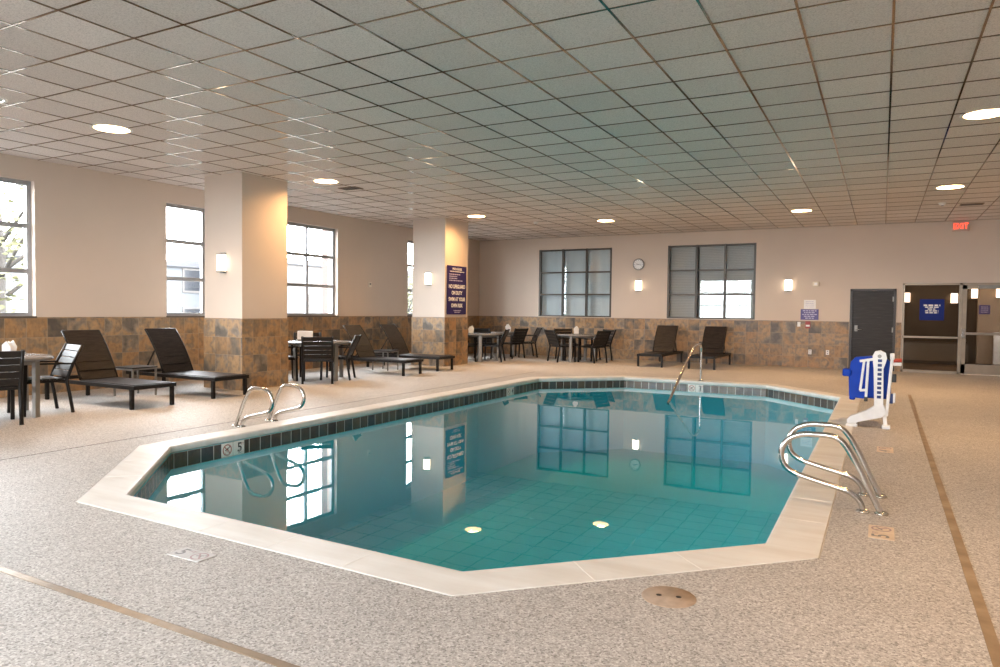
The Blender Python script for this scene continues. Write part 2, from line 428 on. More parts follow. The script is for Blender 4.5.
# ---- left wall with its window openings
WIN = [(4.25, 6.12), (8.37, 10.12), (11.10, 12.92), (15.73, 17.50)]   # y ranges
WB, WT = 1.20, 3.25
w = MB(); y = YR - .3
for a, b in WIN:
    w.box(XW - .3, XW, y, a, 0, HC); w.box(XW - .3, XW, a, b, 0, WB); w.box(XW - .3, XW, a, b, WT, HC); y = b
w.box(XW - .3, XW, y, YB + .3, 0, HC)
struct(w.build('wall_left', 'wall'), 'beige painted wall with four tall windows', 'wall')
struct(MB().box(XW, XW + .014, YR, YB, 0, WZ).build('trim_2', 'slate'), 'slate tile wainscot along the window wall', 'wainscot')
def window_left(i, a, b):
    fx = XW - .12
    f = MB(); t = .062
    for y0, y1 in ((a, a + t), (b - t, b), ((a + b) / 2 - t / 2, (a + b) / 2 + t / 2)): f.box(fx - .05, fx + .02, y0, y1, WB, WT)
    for z in (WB + .02, 1.885, 2.57, WT - .03): f.box(fx - .05, fx + .022, a, b, z - .034, z + .034)
    o = struct(f.build('window_%d' % i, 'winframe'), 'tall grey-framed window in the left wall', 'window')
    MB().box(fx - .018, fx - .012, a + .01, b - .01, WB + .01, WT - .01).build('glass_pane', 'glass', o)
    MB().box(XW - .1, XW + .02, a - .01, b + .01, WB - .03, WB).build('sill', 'sill', o)
for i, (a, b) in enumerate(WIN): window_left(i + 1, a, b)

# ---- back wall: two inside windows, a wooden door, a glazed entrance
BW = [(-9.26, -6.93), (-5.30, -2.955)]
DOOR = (-.71, .29, 2.0); STORE = (.42, 3.60, 2.13)
w = MB(); x = XW - .3
def wall_y(x0, x1, z0, z1): w.box(x0, x1, YB, YB + .3, z0, z1)
for a, b in BW:
    wall_y(x, a, 0, HC); wall_y(a, b, 0, WB); wall_y(a, b, 3.22, HC); x = b
wall_y(x, DOOR[0], 0, HC); wall_y(DOOR[0], DOOR[1], DOOR[2], HC); wall_y(DOOR[1], STORE[0], 0, HC); wall_y(STORE[0], STORE[1], STORE[2], HC); wall_y(STORE[1], XR + .3, 0, HC)
struct(w.build('wall_back', 'wall'), 'beige painted wall at the far end', 'wall')
w = MB()
for x0, x1 in ((XW, DOOR[0] - .01), (DOOR[1] + .01, STORE[0] - .01), (STORE[1] + .01, XR)): w.box(x0, x1, YB - .014, YB, 0, WZ)
struct(w.build('trim_3', 'slate'), 'slate tile wainscot along the far wall', 'wainscot')
for i, (a, b) in enumerate(BW):
    f = MB(); t = .055; fy = YB + .05
    for q in range(4):
        xx = a + (b - a - t) * q / 3; f.box(xx, xx + t, fy - .05, fy + .03, WB, 3.22)
    for z in (WB + .015, 1.865, 2.525, 3.22 - .03): f.box(a, b, fy - .045, fy + .03, z - .022, z + .022)
    o = struct(f.build('window_%d' % (5 + i), 'bronze'), ['inside window with pale blue-grey blinds above the tables', 'inside window with grey blinds above the two loungers'][i], 'window')
    MB().box(a + .01, b - .01, fy - .006, fy, WB + .01, 3.21).build('glass_pane', 'glass_in', o)
    bl = MB()
    if i == 0: bl.box(a + .02, b - .02, fy + .12, fy + .125, WB + .01, 3.2)
    else:
        bl.box(a + .02, a + .80, fy + .12, fy + .125, WB + .01, 3.2); bl.box(a + .84, b - .02, fy + .12, fy + .125, WB + .01, 3.2)
    bl.build('blind', ['blind', 'blind2'][i], o)
    MB().box(a, b, fy + .2, fy + .22, WB - .05, 3.3).build('backing_panel', 'roof', o)
# ---- rear and right walls (behind and beside the camera)
RW = [(-9.6, -6.6), (-5.2, -2.2), (-1.4, .5)]
w = MB(); x = XW - .3
for a, b in RW:
    w.box(x, a, YR - .3, YR, 0, HC); w.box(a, b, YR - .3, YR, 0, 1.0); w.box(a, b, YR - .3, YR, 3.3, HC); x = b
w.box(x, XR + .3, YR - .3, YR, 0, HC)
struct(w.build('wall_rear', 'wall'), 'beige painted wall behind the viewer', 'wall')
for i, (a, b) in enumerate(RW):
    f = MB()
    for q in range(3):
        xx = a + (b - a - .06) * q / 2; f.box(xx, xx + .06, YR - .17, YR - .1, 1.0, 3.3)
    for z in (1.03, 1.77, 2.53, 3.27): f.box(a, b, YR - .17, YR - .1, z - .03, z + .03)
    o = struct(f.build('window_%d' % (7 + i), 'winframe'), 'wide grey-framed window behind the viewer', 'window')
    MB().box(a, b, YR - .14, YR - .134, 1.0, 3.3).build('glass_pane', 'glass', o)
struct(MB().box(XR, XR + .3, YR - .3, YB + .3, 0, HC).build('wall_right', 'wall'), 'beige painted wall on the right', 'wall')
# ---- columns with slate bases
for i, (x0, x1, y0, y1) in enumerate(COLS):
    o = struct(MB().box(x0, x1, y0, y1, 0, HC).build('column', 'wall'), ['square column nearest the viewer, bearing only a sconce', 'square column that carries the tall navy sign'][i], 'column')
    s_ = MB(); e = .014
    s_.box(x0 - e, x1 + e, y0 - e, y1 + e, 0, WZ)
    s_.build('slate_base', 'slate', o)

# ================================================================== THE POOL
def sweep(prof, poly, name, mat, parent=None):
    """mitred sweep of (offset outwards, z) points round the pool outline, UV in metres along the edge"""
    b = MB(); rings = [[b.bm.verts.new((x, y, z)) for x, y in offset_poly(poly, d)] for d, z in prof]
    n = len(poly); L = [0.]
    for i in range(n): L.append(L[-1] + (Vector(poly[(i + 1) % n]) - Vector(poly[i])).length)
    for r0, r1, p0, p1 in zip(rings, rings[1:], prof, prof[1:]):
        for i in range(n):
            j = (i + 1) % n
            f = b.bm.faces.new((r0[i], r0[j], r1[j], r1[i]))
            for l, uv in zip(f.loops, ((L[i], p0[1]), (L[i + 1], p0[1]), (L[i + 1], p1[1]), (L[i], p1[1]))): l[b.uv].uv = uv
    return b.build(name, mat, parent)
cop = struct(sweep([(.42, -.0006), (.309, -.007), (.301, -.007), (.30, .0015), (.295, .003), (.03, .004), (.010, .0015), (-.003, -.010), (-.006, -.030), (-.003, -.055), (.012, -.068), (.03, -.07)], POOL, 'pool_coping', 'coping'),
             'pale cast stone coping around the pool', 'pool coping')
jm = MB(); n = len(POOL); outer = offset_poly(POOL, .297)
for i in range(n):
    p, q = Vector(POOL[i]), Vector(POOL[(i + 1) % n]); po, qo = Vector(outer[i]), Vector(outer[(i + 1) % n]); L = (q - p).length; m_ = max(2, round(L / .62)); nn = Vector(((q - p).y, -(q - p).x)).normalized()
    if (po - p).dot(nn) < 0: nn = -nn
    for k in range(1, m_):
        a = p.lerp(q, k / m_) + nn * .01; b = a + nn * .288
        jm.bar((a.x, a.y, .0025), (b.x, b.y, .0025), .008, .004)
jm.build('mortar_joint', 'joint', cop)
basin = sweep([(.03, -.07), (.004, -.0701), (.004, -1.52)], POOL, 'pool_basin', 'plaster')
struct(basin, 'teal plastered swimming pool shell', 'swimming pool')
MB().prism(offset_poly(POOL, .02), -1.56, -1.52).build('basin_floor', 'plaster', basin)
sweep([(-.001, -.069), (-.001, -.226)], [tuple(p) for p in POOL], 'tile_band', 'band', basin)
wt = MB().prism(POOL, -1.519, WATER).build('pool_water', 'water')
tag(wt, 'clear teal water filling the eight-sided pool', 'water', kind='stuff')

def nodive(parent, r, mtx, ring='redink', ink='ink'):
    """circle with a slash and a small diver, drawn in the local XY plane"""
    b = MB(); n = 24
    o = [b.bm.verts.new((r * math.cos(2 * PI * i / n), r * math.sin(2 * PI * i / n), 0)) for i in range(n)]
    q = [b.bm.verts.new((.80 * r * math.cos(2 * PI * i / n), .80 * r * math.sin(2 * PI * i / n), 0)) for i in range(n)]
    for i in range(n): b.bm.faces.new((o[i], o[(i + 1) % n], q[(i + 1) % n], q[i]))
    b.bar((-.62 * r, .62 * r, 0), (.62 * r, -.62 * r, 0), .18 * r, .0006)
    k = b.build('prohibition_ring', ring, parent); k.matrix_local = mtx
    d = MB(); d.bar((-.45 * r, -.1 * r, 0), (.35 * r, .35 * r, 0), .2 * r, .0004); d.bar((.1 * r, .1 * r, 0), (.4 * r, -.35 * r, 0), .13 * r, .0004); d.disc((.5 * r, .45 * r, .0002), .13 * r, 10)
    d = d.build('diver_figure', ink, parent); d.matrix_local = mtx @ Matrix.Translation((0, 0, -.0003))
def depth_marker(x, y, z, rz, tilt, num, label, base, ink, ring, reverse=False, size=.15, plate=True):
    """a number tile with a no-diving tile on its right, lettering up along local Y"""
    t = thing('depth_marker', label, 'depth marker', (x, y, z), rz, None); t.rotation_euler = (tilt, 0, rz)
    s = size
    sx = -1 if reverse else 1
    a = MB().box(-s / 2 - sx * s * .52, s / 2 - sx * s * .52, -s / 2, s / 2, -.004, .002).build('number_tile', base, t)
    b = MB().box(-s / 2 + sx * s * .52, s / 2 + sx * s * .52, -s / 2, s / 2, -.004, .002).build('symbol_tile', base, t)
    text('numeral', num, s * .95, ink, (-sx * s * .60, -.0, .0022), (0, 0, 0), a, bold=.002, extrude=.0004)
    text('unit_letters', 'FT', s * .30, ring, (-sx * s * .52 + s * .33, s * .22, .0022), (0, 0, 0), a, extrude=.0004)
    nodive(b, s * .40, Matrix.Translation((sx * s * .52, 0, .0024)), ring, ink)
    return t
# on the tile band under the left rails (tiles face +X) and below the stair rail (tiles face -Y)
depth_marker(-6.0965, 5.28, -.145, PI / 2, PI / 2, '5', 'white five foot marker on the tile band below the left grab rails', 'marker', 'ink', 'redink', True, .148)
depth_marker(-6.0965, 11.72, -.145, PI / 2, PI / 2, '4', 'white depth marker on the left tile band nearest the far corner of the pool', 'marker', 'ink', 'redink', True, .148)
depth_marker(-3.25, 14.2765, -.145, 0, PI / 2, '3', 'white three foot marker on the far tile band under the stair rail', 'marker', 'ink', 'redink', True, .148)
depth_marker(-3.33, 2.60, .0025, 0, 0, '5', 'worn five foot marker let into the deck at the near left edge', 'worn_marker', 'fadeink', 'faderedink', False, .125)
depth_marker(.03, 5.03, .0025, PI / 2, 0, '5', 'beige five foot marker on the deck beside the right grab rails', 'beige_marker', 'fadeink', 'faderedink', False, .145)
depth_marker(.06, 8.15, .0025, PI / 2, 0, '4', 'faint beige depth marker on the deck in front of the pool lift', 'beige_marker', 'fadeink', 'faderedink', False, .15)

# ---- grab rails
def smooth_path(pts, sub=6):
    pts = [Vector(p) for p in pts]; out = []
    for i in range(len(pts) - 1):
        p0, p1, p2, p3 = pts[max(i - 1, 0)], pts[i], pts[i + 1], pts[min(i + 2, len(pts) - 1)]
        for k in range(sub):
            t = k / sub
            out.append(.5 * ((2 * p1) + (p2 - p0) * t + (2 * p0 - 5 * p1 + 4 * p2 - p3) * t * t + (3 * p1 - p0 - 3 * p2 + p3) * t ** 3))
    out.append(pts[-1]); return out
RAIL = [(0, -.03), (-.02, .04), (-.075, .15), (-.155, .32), (-.225, .44), (-.275, .492), (-.34, .512), (-.43, .512), (-.52, .505), (-.60, .468), (-.645, .40), (-.652, .33), (-.625, .265), (-.565, .222), (-.48, .197), (-.38, .173), (-.28, .150), (-.21, .130), (-.155, .095), (-.122, .045), (-.112, -.03)]
def grab_rail(x, y, sx, label, sc=1.):
    t = thing('grab_rail', label, 'grab rail', (x, y, 0), 0, 'grab rails beside the pool')
    MB().tube(smooth_path([(sx * u * sc, 0, v * sc) for u, v in RAIL], 4), .0205, 14).build('rail_tube', 'steel', t)
    for u in (0, -.112):
        MB().lathe([(.024, .0), (.045, .0), (.045, .008), (.03, .018), (.022, .02)], (sx * u * sc, 0, 0), 20).build('floor_flange', 'steel', t)
grab_rail(.03, 5.50, 1, 'steel grab rail at the right pool edge, nearer of the pair')
grab_rail(.025, 6.02, 1, 'steel grab rail at the right pool edge, farther of the pair')
grab_rail(-6.54, 5.70, -1, 'steel grab rail at the left pool edge, nearer of the pair', .90)
grab_rail(-6.54, 6.20, -1, 'steel grab rail at the left pool edge, farther of the pair', .88)
t = thing('stair_rail', 'single steel handrail sloping into the far end of the pool', 'handrail', (-3.18, 14.30, 0))
MB().tube(smooth_path([(0, .10, -.03), (0, .105, .25), (0, .11, .50), (0, .10, .64), (0, .02, .72), (0, -.17, .745), (0, -.42, .72), (0, -.66, .65), (0, -1.15, .42), (0, -1.7, .14), (0, -2.2, -.11), (0, -2.36, -.19)], 5), .023, 14).build('rail_tube', 'steel', t)
MB().lathe([(.025, 0), (.05, 0), (.05, .008), (.026, .02)], (0, .10, .0), 20).build('floor_flange', 'steel', t)

# ---- deck fittings
t = thing('drain_cover', 'round tan skimmer lid set in the deck at the near pool corner', 'drain cover', (-.872, 3.358, 0))
MB().lathe([(0, .005), (.112, .005), (.116, .002), (.126, .004), (.13, .0)], seg=40).build('lid', 'drain', t)
for dx, dy in ((-.045, -.01), (.045, .012)): MB().disc((dx, dy, .0056), .014, 14).build('finger_hole', 'hole', t)
b = MB().box(.418, .468, 3.0 - 4.2, 14.0, -.004, .003)
tag(b.build('expansion_strip', 'brass'), 'long brass strip in the deck along the right of the pool', 'deck strip')
b = MB().box(-9.0, .418, 1.945, 1.985, -.004, .003)
tag(b.build('expansion_strip', 'brass'), 'brass strip crossing the deck in the near left corner', 'deck strip')

# ================================================================== LIGHTS
def downlight(i, x, y):
    txt = ['lit round ceiling light nearest the left wall', 'lit round ceiling light beside the nearest column', 'lit round ceiling light beside the column with the navy sign', 'lit round ceiling light in front of the blue-grey window', 'lit round ceiling light in front of the far wall above the sconce by the notices',
           'lit round ceiling light in front of the exit sign', 'lit round ceiling light cut by the right edge of the view', 'round ceiling light over the right deck beside the viewer'][i]
    t = thing('recessed_downlight', txt, 'ceiling light', (x, y, HC), 0, 'round recessed ceiling lights')
    MB().lathe([(.2, .0), (.2, -.008), (.232, -.006), (.236, .0)], seg=32).build('trim_ring', 'white_metal', t)
    MB().lathe([(.2, -.002), (.2, .10)], seg=32).build('reflector', 'white_metal', t)
    MB().disc((0, 0, .095), .2, 32).build('diffuser', 'lamp', t)
for i, (x, y) in enumerate(LIGHTS): downlight(i, x, y)
t = thing('recessed_downlight', 'unlit round ceiling light at the left edge of the view', 'ceiling light', (OFF[0], OFF[1], HC), 0, 'round recessed ceiling lights')
MB().lathe([(.2, .0), (.2, -.008), (.232, -.006), (.236, .0)], seg=32).build('trim_ring', 'white_metal', t)
MB().lathe([(0, -.03), (.1, -.024), (.17, -.010), (.2, .004)], seg=32).build('lens', 'off_lamp', t)
def sconce(x, y, z, label):
    t = thing('wall_sconce', label, 'wall light', (x, y, z), 0, 'half round wall sconces')
    MB().box(-.065, .065, -.02, 0, -.17, .17).build('back_plate', 'alu', t)
    MB().lathe([(.085, -.135), (.085, .135)], (0, -.02, 0), 20, PI, PI).build('shade', 'sconce', t)
    for z0 in (-.155, .135):
        MB().lathe([(0, z0), (.092, z0), (.092, z0 + .02), (0, z0 + .02)], (0, -.02, 0), 20, PI, PI).build('metal_cap', 'alu', t)
sconce(-9.69, 8.20, 2.107, 'glowing half-round sconce on the nearest column')
sconce(-9.72, 14.32, 2.115, 'glowing half-round sconce on the column with the navy sign')
sconce(-6.12, YB, 2.12, 'glowing half-round sconce under the wall clock')
sconce(-2.15, YB, 2.10, 'glowing half-round sconce on the far wall by the notices')
# ---- ceiling bits
t = thing('smoke_detector', 'small white smoke detector on the ceiling before the blue-grey window', 'smoke detector', (-7.65, 15.98, HC))
MB().lathe([(0, -.05), (.035, -.05), (.055, -.035), (.06, -.012), (.07, -.01), (.07, 0)], seg=20).build('housing', 'white', t)
MB().lathe([(.0, -.062), (.022, -.060), (.024, -.05)], seg=14).build('sensor', 'alu', t)
t = thing('smoke_detector', 'small white detector on the ceiling before the exit sign', 'smoke detector', (.98, 16.4, HC))
MB().lathe([(0, -.05), (.035, -.05), (.055, -.035), (.06, -.012), (.07, -.01), (.07, 0)], seg=20).build('housing', 'white', t)
MB().lathe([(.0, -.062), (.022, -.060), (.024, -.05)], seg=14).build('sensor', 'alu', t)
def vent(x, y, label):
    t = thing('ceiling_vent', label, 'ceiling vent', (x, y, HC), 0, 'dark ceiling vents')
    f = MB()
    for a in ((-.2, .2, -.12, -.10), (-.2, .2, .10, .12), (-.2, -.18, -.1, .1), (.18, .2, -.1, .1)): f.box(*a, -.012, 0)
    f.build('frame', 'grid', t)
    l = MB()
    for k in range(5): l.box(-.18, .18, -.09 + k * .04, -.068 + k * .04, -.010, -.004)
    l.build('louvre', 'bronze', t); MB().box(-.18, .18, -.1, .1, -.003, -.001).build('dark_opening', 'hole', t)
vent(-8.63, 10.15, 'dark vent in the ceiling beyond the light by the nearest column')
vent(1.5, 16.8, 'dark vent in the ceiling next to the exit sign')

# ================================================================== WALL FITTINGS
def words(parent, name, mat, cx, z, width, h, y, seedn):
    """a line of small print seen too small to read: blocks the length of words"""
    r = random.Random(seedn); b = MB(); x = cx - width / 2; e = cx + width / 2
    while x < e - .004:
        L = min(r.uniform(.6, 1.7) * h * 2.2, e - x); b.box(x, x + L, y - .0006, y + .0006, z - h / 2, z + h / 2); x += L + h * .7
    return b.build(name, mat, parent)
# tall navy sign on the second column, on its +X face: local frame x -> +Y, facing +X
t = thing('pool_rules_sign', 'tall navy pool sign with white lettering on the far column', 'sign', (-9.246, 14.835, 1.85), PI / 2)
MB().box(-.445, .445, -.012, 0, -.595, .595, None, .003).build('panel', 'navy', t)
text('title_lettering', 'POOL RULES', .075, 'sign_text', (0, -.0125, .515), (PI / 2, 0, 0), t, bold=.002)
words(t, 'small_print', 'sign_text', .0, .455, .66, .02, -.0128, 1)
for k in range(4):
    wd = (.50, .36, .38, .62)[k]
    words(t, 'small_print', 'pale_text', -.36 + wd / 2, .385 - k * .05, wd, .022, -.0128, 5 + k)
for k, s_ in enumerate(('NO LIFEGUARD', 'ON DUTY', 'SWIM AT YOUR', 'OWN RISK')):
    text('warning_lettering', s_, .125, 'sign_text', (0, -.0125, .085 - k * .155), (PI / 2, 0, 0), t, bold=.004, sx=.86)
words(t, 'small_print', 'pale_text', .02, -.50, .34, .02, -.0128, 21); words(t, 'small_print', 'pale_text', .02, -.54, .26, .018, -.0128, 22)
# clock
t = thing('wall_clock', 'round white wall clock with a grey rim above a sconce', 'clock', (-6.13, YB, 2.716))
rx = Matrix.Rotation(PI / 2, 4, 'X')
b = MB().lathe([(.14, .0), (.165, .0), (.165, .03), (.15, .042), (.14, .034)], seg=36); o = b.build('rim', 'alu', t); o.matrix_local = rx
o = MB().disc((0, 0, .032), .142, 36).build('dial', 'paper', t); o.matrix_local = rx
for k in range(12):
    a = k * PI / 6; MB().bar((.11 * math.sin(a), -.033, .11 * math.cos(a)), (.13 * math.sin(a), -.033, .13 * math.cos(a)), .010, .001, (0, 1, 0)).build('hour_mark', 'ink', t)
MB().bar((0, -.034, 0), (-.06, -.034, .012), .012, .001, (0, 1, 0)).build('hand', 'ink', t)
MB().bar((0, -.034, 0), (.085, -.034, -.02), .008, .001, (0, 1, 0)).build('hand', 'ink', t)
# notices
t = thing('wall_sign', 'small purple notice with pale lettering on the far wall', 'sign', (-1.63, YB, 1.352))
MB().box(-.21, .21, -.01, 0, -.135, .135, None, .002).build('panel', 'purple', t)
for k, wd in enumerate((.32, .26, .34, .26, .2)): words(t, 'small_print', 'pale_text', 0, .095 - k * .047, wd, .024, -.0106, 30 + k)
t = thing('paper_notice', 'white paper notice pinned above the purple sign', 'notice', (-1.63, YB, 1.61))
MB().box(-.14, .14, -.003, 0, -.115, .115).build('sheet', 'paper', t)
for k in range(4): words(t, 'small_print', 'pale_text', 0, .07 - k * .045, .2, .012, -.0036, 40 + k)
t = thing('alarm_strobe', 'small beige alarm box on the far wall beside the sconce', 'alarm', (-1.50, YB, 2.128))
MB().box(-.075, .075, -.05, 0, -.06, .06, None, .012).build('body', 'cup', t); MB().box(-.035, .035, -.065, -.05, -.03, .03, None, .006).build('lens', 'white', t)
t = thing('fire_alarm_pull', 'dark red fire alarm pull station under the purple sign', 'fire alarm', (-1.66, YB - .014, 1.09))
MB().box(-.06, .06, -.045, 0, -.09, .09, None, .008).build('body', 'red', t); MB().box(-.045, .045, -.055, -.045, -.045, .0, None, .003).build('pull_handle', 'white', t)
def plate(x, z, label, kind):
    t = thing(kind, label, 'switch' if 'switch' in kind else 'outlet', (x, YB - .014, z), 0, 'white wall plates on the slate')
    MB().box(-.037, .037, -.006, 0, -.06, .06, None, .002).build('cover_plate', 'white', t)
    if 'switch' in kind: MB().box(-.012, .012, -.014, -.006, -.02, .02).build('toggle', 'white', t)
    else:
        for dz in (-.027, .027): MB().disc((0, -.0066, dz), .015, 14, 'y').build('socket', 'fadeink', t)
plate(-1.873, 1.10, 'white switch plate on the slate left of the fire alarm', 'wall_switch')
plate(-1.597, .40, 'white outlet low on the slate, farther from the wooden door', 'wall_outlet')
plate(-1.19, .40, 'white outlet low on the slate, nearer the wooden door', 'wall_outlet')
t = thing('wall_thermostat', 'tiny white thermostat on the left wall between the second pair of windows', 'thermostat', (XW, 14.1, 1.98), PI / 2)
MB().box(-.05, .05, -.03, 0, -.06, .06, None, .005).build('body', 'cup', t); MB().box(-.03, .03, -.033, -.03, -.01, .035).build('display', 'fadeink', t)
# exit sign
t = thing('exit_sign', 'lit red EXIT sign high on the far wall', 'exit sign', (1.55, YB, 3.44))
MB().box(-.17, .17, -.05, 0, -.115, .115, None, .008).build('housing', 'exit_plate', t)
text('exit_lettering', 'EXIT', .185, 'exit', (0, -.0515, .0), (PI / 2, 0, 0), t, bold=.0015, sx=.78)
# wooden door
d = struct(MB().box(DOOR[0] + .05, DOOR[1] - .05, YB + .02, YB + .065, .008, DOOR[2] - .05).build('door_1', 'door'), 'dark wood door with a lever handle', 'door')
f = MB(); f.box(DOOR[0], DOOR[0] + .05, YB - .02, YB + .12, 0, DOOR[2]); f.box(DOOR[1] - .05, DOOR[1], YB - .02, YB + .12, 0, DOOR[2]); f.box(DOOR[0], DOOR[1], YB - .02, YB + .12, DOOR[2] - .05, DOOR[2])
f.build('door_frame', 'doorframe', d)
h = MB().box(-.60, -.53, YB + .0, YB + .02, .95, 1.10, None, .004).build('lock_plate', 'alu', d)
MB().tube([(-.56, YB, 1.0), (-.56, YB - .05, 1.0), (-.555, YB - .055, 1.0), (-.44, YB - .055, 1.0)], .011, 10).build('lever', 'steel', h)
for z in (.2, 1.0, 1.75): MB().box(.21, .25, YB + .005, YB + .022, z - .06, z + .06).build('hinge', 'alu', d)
MB().box(DOOR[0], DOOR[1], YB + .13, YB + .16, 0, DOOR[2]).build('backing_panel', 'roof', d)
# glazed entrance: fixed side light and hinged glass door
x0, x1, zt = STORE
xm = 1.60
f = MB(); y0, y1 = YB - .02, YB + .08
f.box(x0, x0 + .045, y0, y1, 0, zt); f.box(x0, x1, y0, y1, zt - .045, zt); f.box(xm - .03, xm + .03, y0, y1, 0, zt); f.box(x0, xm, y0, y1, 0, .06); f.box(x0, xm, y0, y1, .825, .87); f.box(x1 - .045, x1, y0, y1, 0, zt)
sl = struct(f.build('window_10', 'storefront'), 'fixed side light of the glazed entrance', 'window')
MB().box(x0 + .04, xm - .02, YB + .03, YB + .036, .05, zt - .04).build('glass_pane', 'glass_dark', sl)
MB().box(xm + 1.02, x1 - .04, YB + .03, YB + .036, .02, zt - .04).build('glass_pane', 'glass_dark', sl)
f = MB(); a, b = xm + .035, xm + 1.0; y0, y1 = YB - .005, YB + .045
f.box(a, a + .085, y0, y1, .01, zt - .05); f.box(b - .085, b, y0, y1, .01, zt - .05); f.box(a, b, y0, y1, zt - .14, zt - .05); f.box(a, b, y0, y1, .01, .24)
d = struct(f.build('door_2', 'storefront'), 'aluminium framed glass door with a push bar', 'door')
MB().box(a + .08, b - .08, YB + .015, YB + .021, .23, zt - .13).build('glass_pane', 'glass_dark', d)
pb = MB().box(a + .03, b - .03, YB - .085, YB - .045, .925, .985, None, .006).build('push_bar', 'steel', d)
MB().box(a + .005, a + .075, YB - .09, YB - .004, .85, 1.06, None, .008).build('latch_box', 'steel', pb)
MB().box(a + .3, a + .7, YB - .07, YB - .006, zt - .13, zt - .06, None, .005).build('door_closer', 'alu', d)
t = thing('window_sign', 'blue square sign with white lettering on the entrance side light', 'sign', (1.03, YB + .028, 1.50))
MB().box(-.25, .25, -.008, 0, -.25, .25).build('panel', 'signblue', t)
for k, wd in enumerate((.34, .28, .17, .27, .26)): words(t, 'small_print', 'sign_text', 0, .105 - k * .044, wd, (.036, .028, .026, .026, .026)[k], -.0088, 60 + k)
# corridor behind the glass
c = MB(); c.box(-.3, 6.2, YB + .3, 24.2, -.1, 0)
struct(c.build('floor_corridor', 'corr_floor'), 'brown wood floor of the corridor behind the glass', 'floor')
c = MB(); c.box(-.4, 6.2, 24.0, 24.2, 0, 2.8); c.box(-.4, -.2, YB + .3, 24.0, 0, 2.8); c.box(6.2, 6.4, YB + .3, 24.2, 0, 2.8); c.box(-.4, 6.4, YB + .3, 24.2, 2.7, 2.8)
struct(c.build('wall_corridor', 'corr_wall'), 'dark brown corridor wall behind the glass', 'wall')
c = MB(); c.box(2.2, 6.2, 22.2, 22.4, 0, 2.7)
struct(c.build('wall_corridor_return', 'corr_tan'), 'tan corridor wall seen through the glass door', 'wall')
struct(MB().box(2.2, 6.2, 22.18, 22.2, 0, .12).build('baseboard_corridor', 'black'), 'black baseboard of the corridor', 'baseboard')
t = thing('corridor_bench', 'low grey-brown bench along the corridor behind the side light', 'bench', (1.0, 23.4, 0))
MB().box(-1.0, 1.1, -.3, .3, .1, .58, None, .01).build('front_panel', 'corr_bench', t); MB().box(-.95, 1.05, -.27, .27, 0, .1).build('kick_base', 'black', t)
MB().box(-1.02, 1.12, -.32, .32, .58, .62, None, .008).build('seat_top', 'corr_wall', t)
sconce(.62, 24.0, 1.88, 'glowing corridor sconce seen through the side light by the wooden door')
sconce(1.80, 24.0, 1.86, 'glowing corridor sconce seen through the side light by the glass door')
sconce(2.29, 24.0, 2.0, 'glowing corridor sconce seen through the glass door')
sconce(2.66, 22.2, 1.98, 'glowing sconce on the tan corridor wall at the right edge of the view')
t = thing('corridor_notice', 'small dark purple notice on the corridor wall behind the glass door', 'notice', (2.32, 22.198, 1.53))
MB().box(-.1, .14, -.008, 0, -.12, .12).build('panel', 'purple', t)
for k in range(4): words(t, 'small_print', 'pale_text', .02, .07 - k * .045, .16, .02, -.0086, 80 + k)
t = thing('corridor_poster', 'pale blue-white board against the corridor wall behind the glass door', 'board', (2.72, 22.1, 0))
MB().box(-.18, .3, -.02, 0, .12, .95, None, .003).build('board', 'paper', t); MB().box(-.2, .32, -.015, .05, 0, .12, None, .003).build('stand', 'alu', t)
lc = bpy.data.lights.new('corridor_fill_light', 'POINT'); lc.energy = 55; lc.color = (1., .78, .55); lc.shadow_soft_size = .12  # added fill light without a fixture, brightens the corridor
lo = bpy.data.objects.new('corridor_fill_light', lc); C.objects.link(lo); lo.location = (1.3, 21.4, 2.5)

# ================================================================== FURNITURE
# ---- slatted armchair, local +Y is the way it faces, origin at floor centre
def make_chair():
    t = thing('patio_chair', 'x', 'chair', (0, 0, 0), 0)
    w, d = .26, .25
    for sx in (-1, 1):
        MB().bar((sx * w, d, 0), (sx * w, d - .02, .64), .040, .040, (0, 1, 0), .004).build('leg', 'dark', t)
        MB().tube([(sx * w, -d - .05, 0), (sx * w, -d - .015, .22), (sx * w, -d + .02, .42), (sx * w, -d - .05, .62), (sx * w, -d - .17, .86)], .022, 8).build('leg', 'dark', t)
        MB().bar((sx * w, d + .01, .645), (sx * w, -d - .05, .63), .045, .022, (0, 0, 1), .005).build('armrest', 'dark', t)
    s = MB()
    for k in range(6): y = -.20 + k * .082; s.box(-w + .015, w - .015, y, y + .070, .428, .446, None, .004)
    s.build('seat', 'slat', t)
    f = MB(); f.box(-w + .01, w - .01, d - .03, d - .005, .40, .43); f.box(-w + .01, w - .01, -d + .02, -d + .045, .40, .43); f.box(-w, -w + .02, -d, d, .40, .43); f.box(w - .02, w, -d, d, .40, .43)
    f.build('seat_frame', 'dark', t)
    b = MB(); a = Vector((0, -d + .015, .455)); e = Vector((0, -d - .172, .86)); u = (e - a)
    for k in range(5):
        p = a + u * (k / 5 + .008); q = a + u * ((k + 1) / 5 - .012)
        m = (p + q) / 2; n = u.normalized()
        b.bar((-w + .012, m.y, m.z), (w - .012, m.y, m.z), (q - p).length, .014, Vector((0, 1, 0)).cross(Vector((1, 0, 0))) if False else (0, n.z, -n.y), .003)
    b.build('backrest', 'slat', t)
    return t
chair0 = make_chair(); used = [False]
def chair(x, y, face, label, group):
    """face: point the chair looks at"""
    rz = math.atan2(face[1] - y, face[0] - x) - PI / 2
    if not used[0]:
        used[0] = True; chair0.location = (x, y, 0); chair0.rotation_euler = (0, 0, rz); chair0['label'] = label; chair0['group'] = group; return chair0
    return dup(chair0, (x, y, 0), rz, label, group)
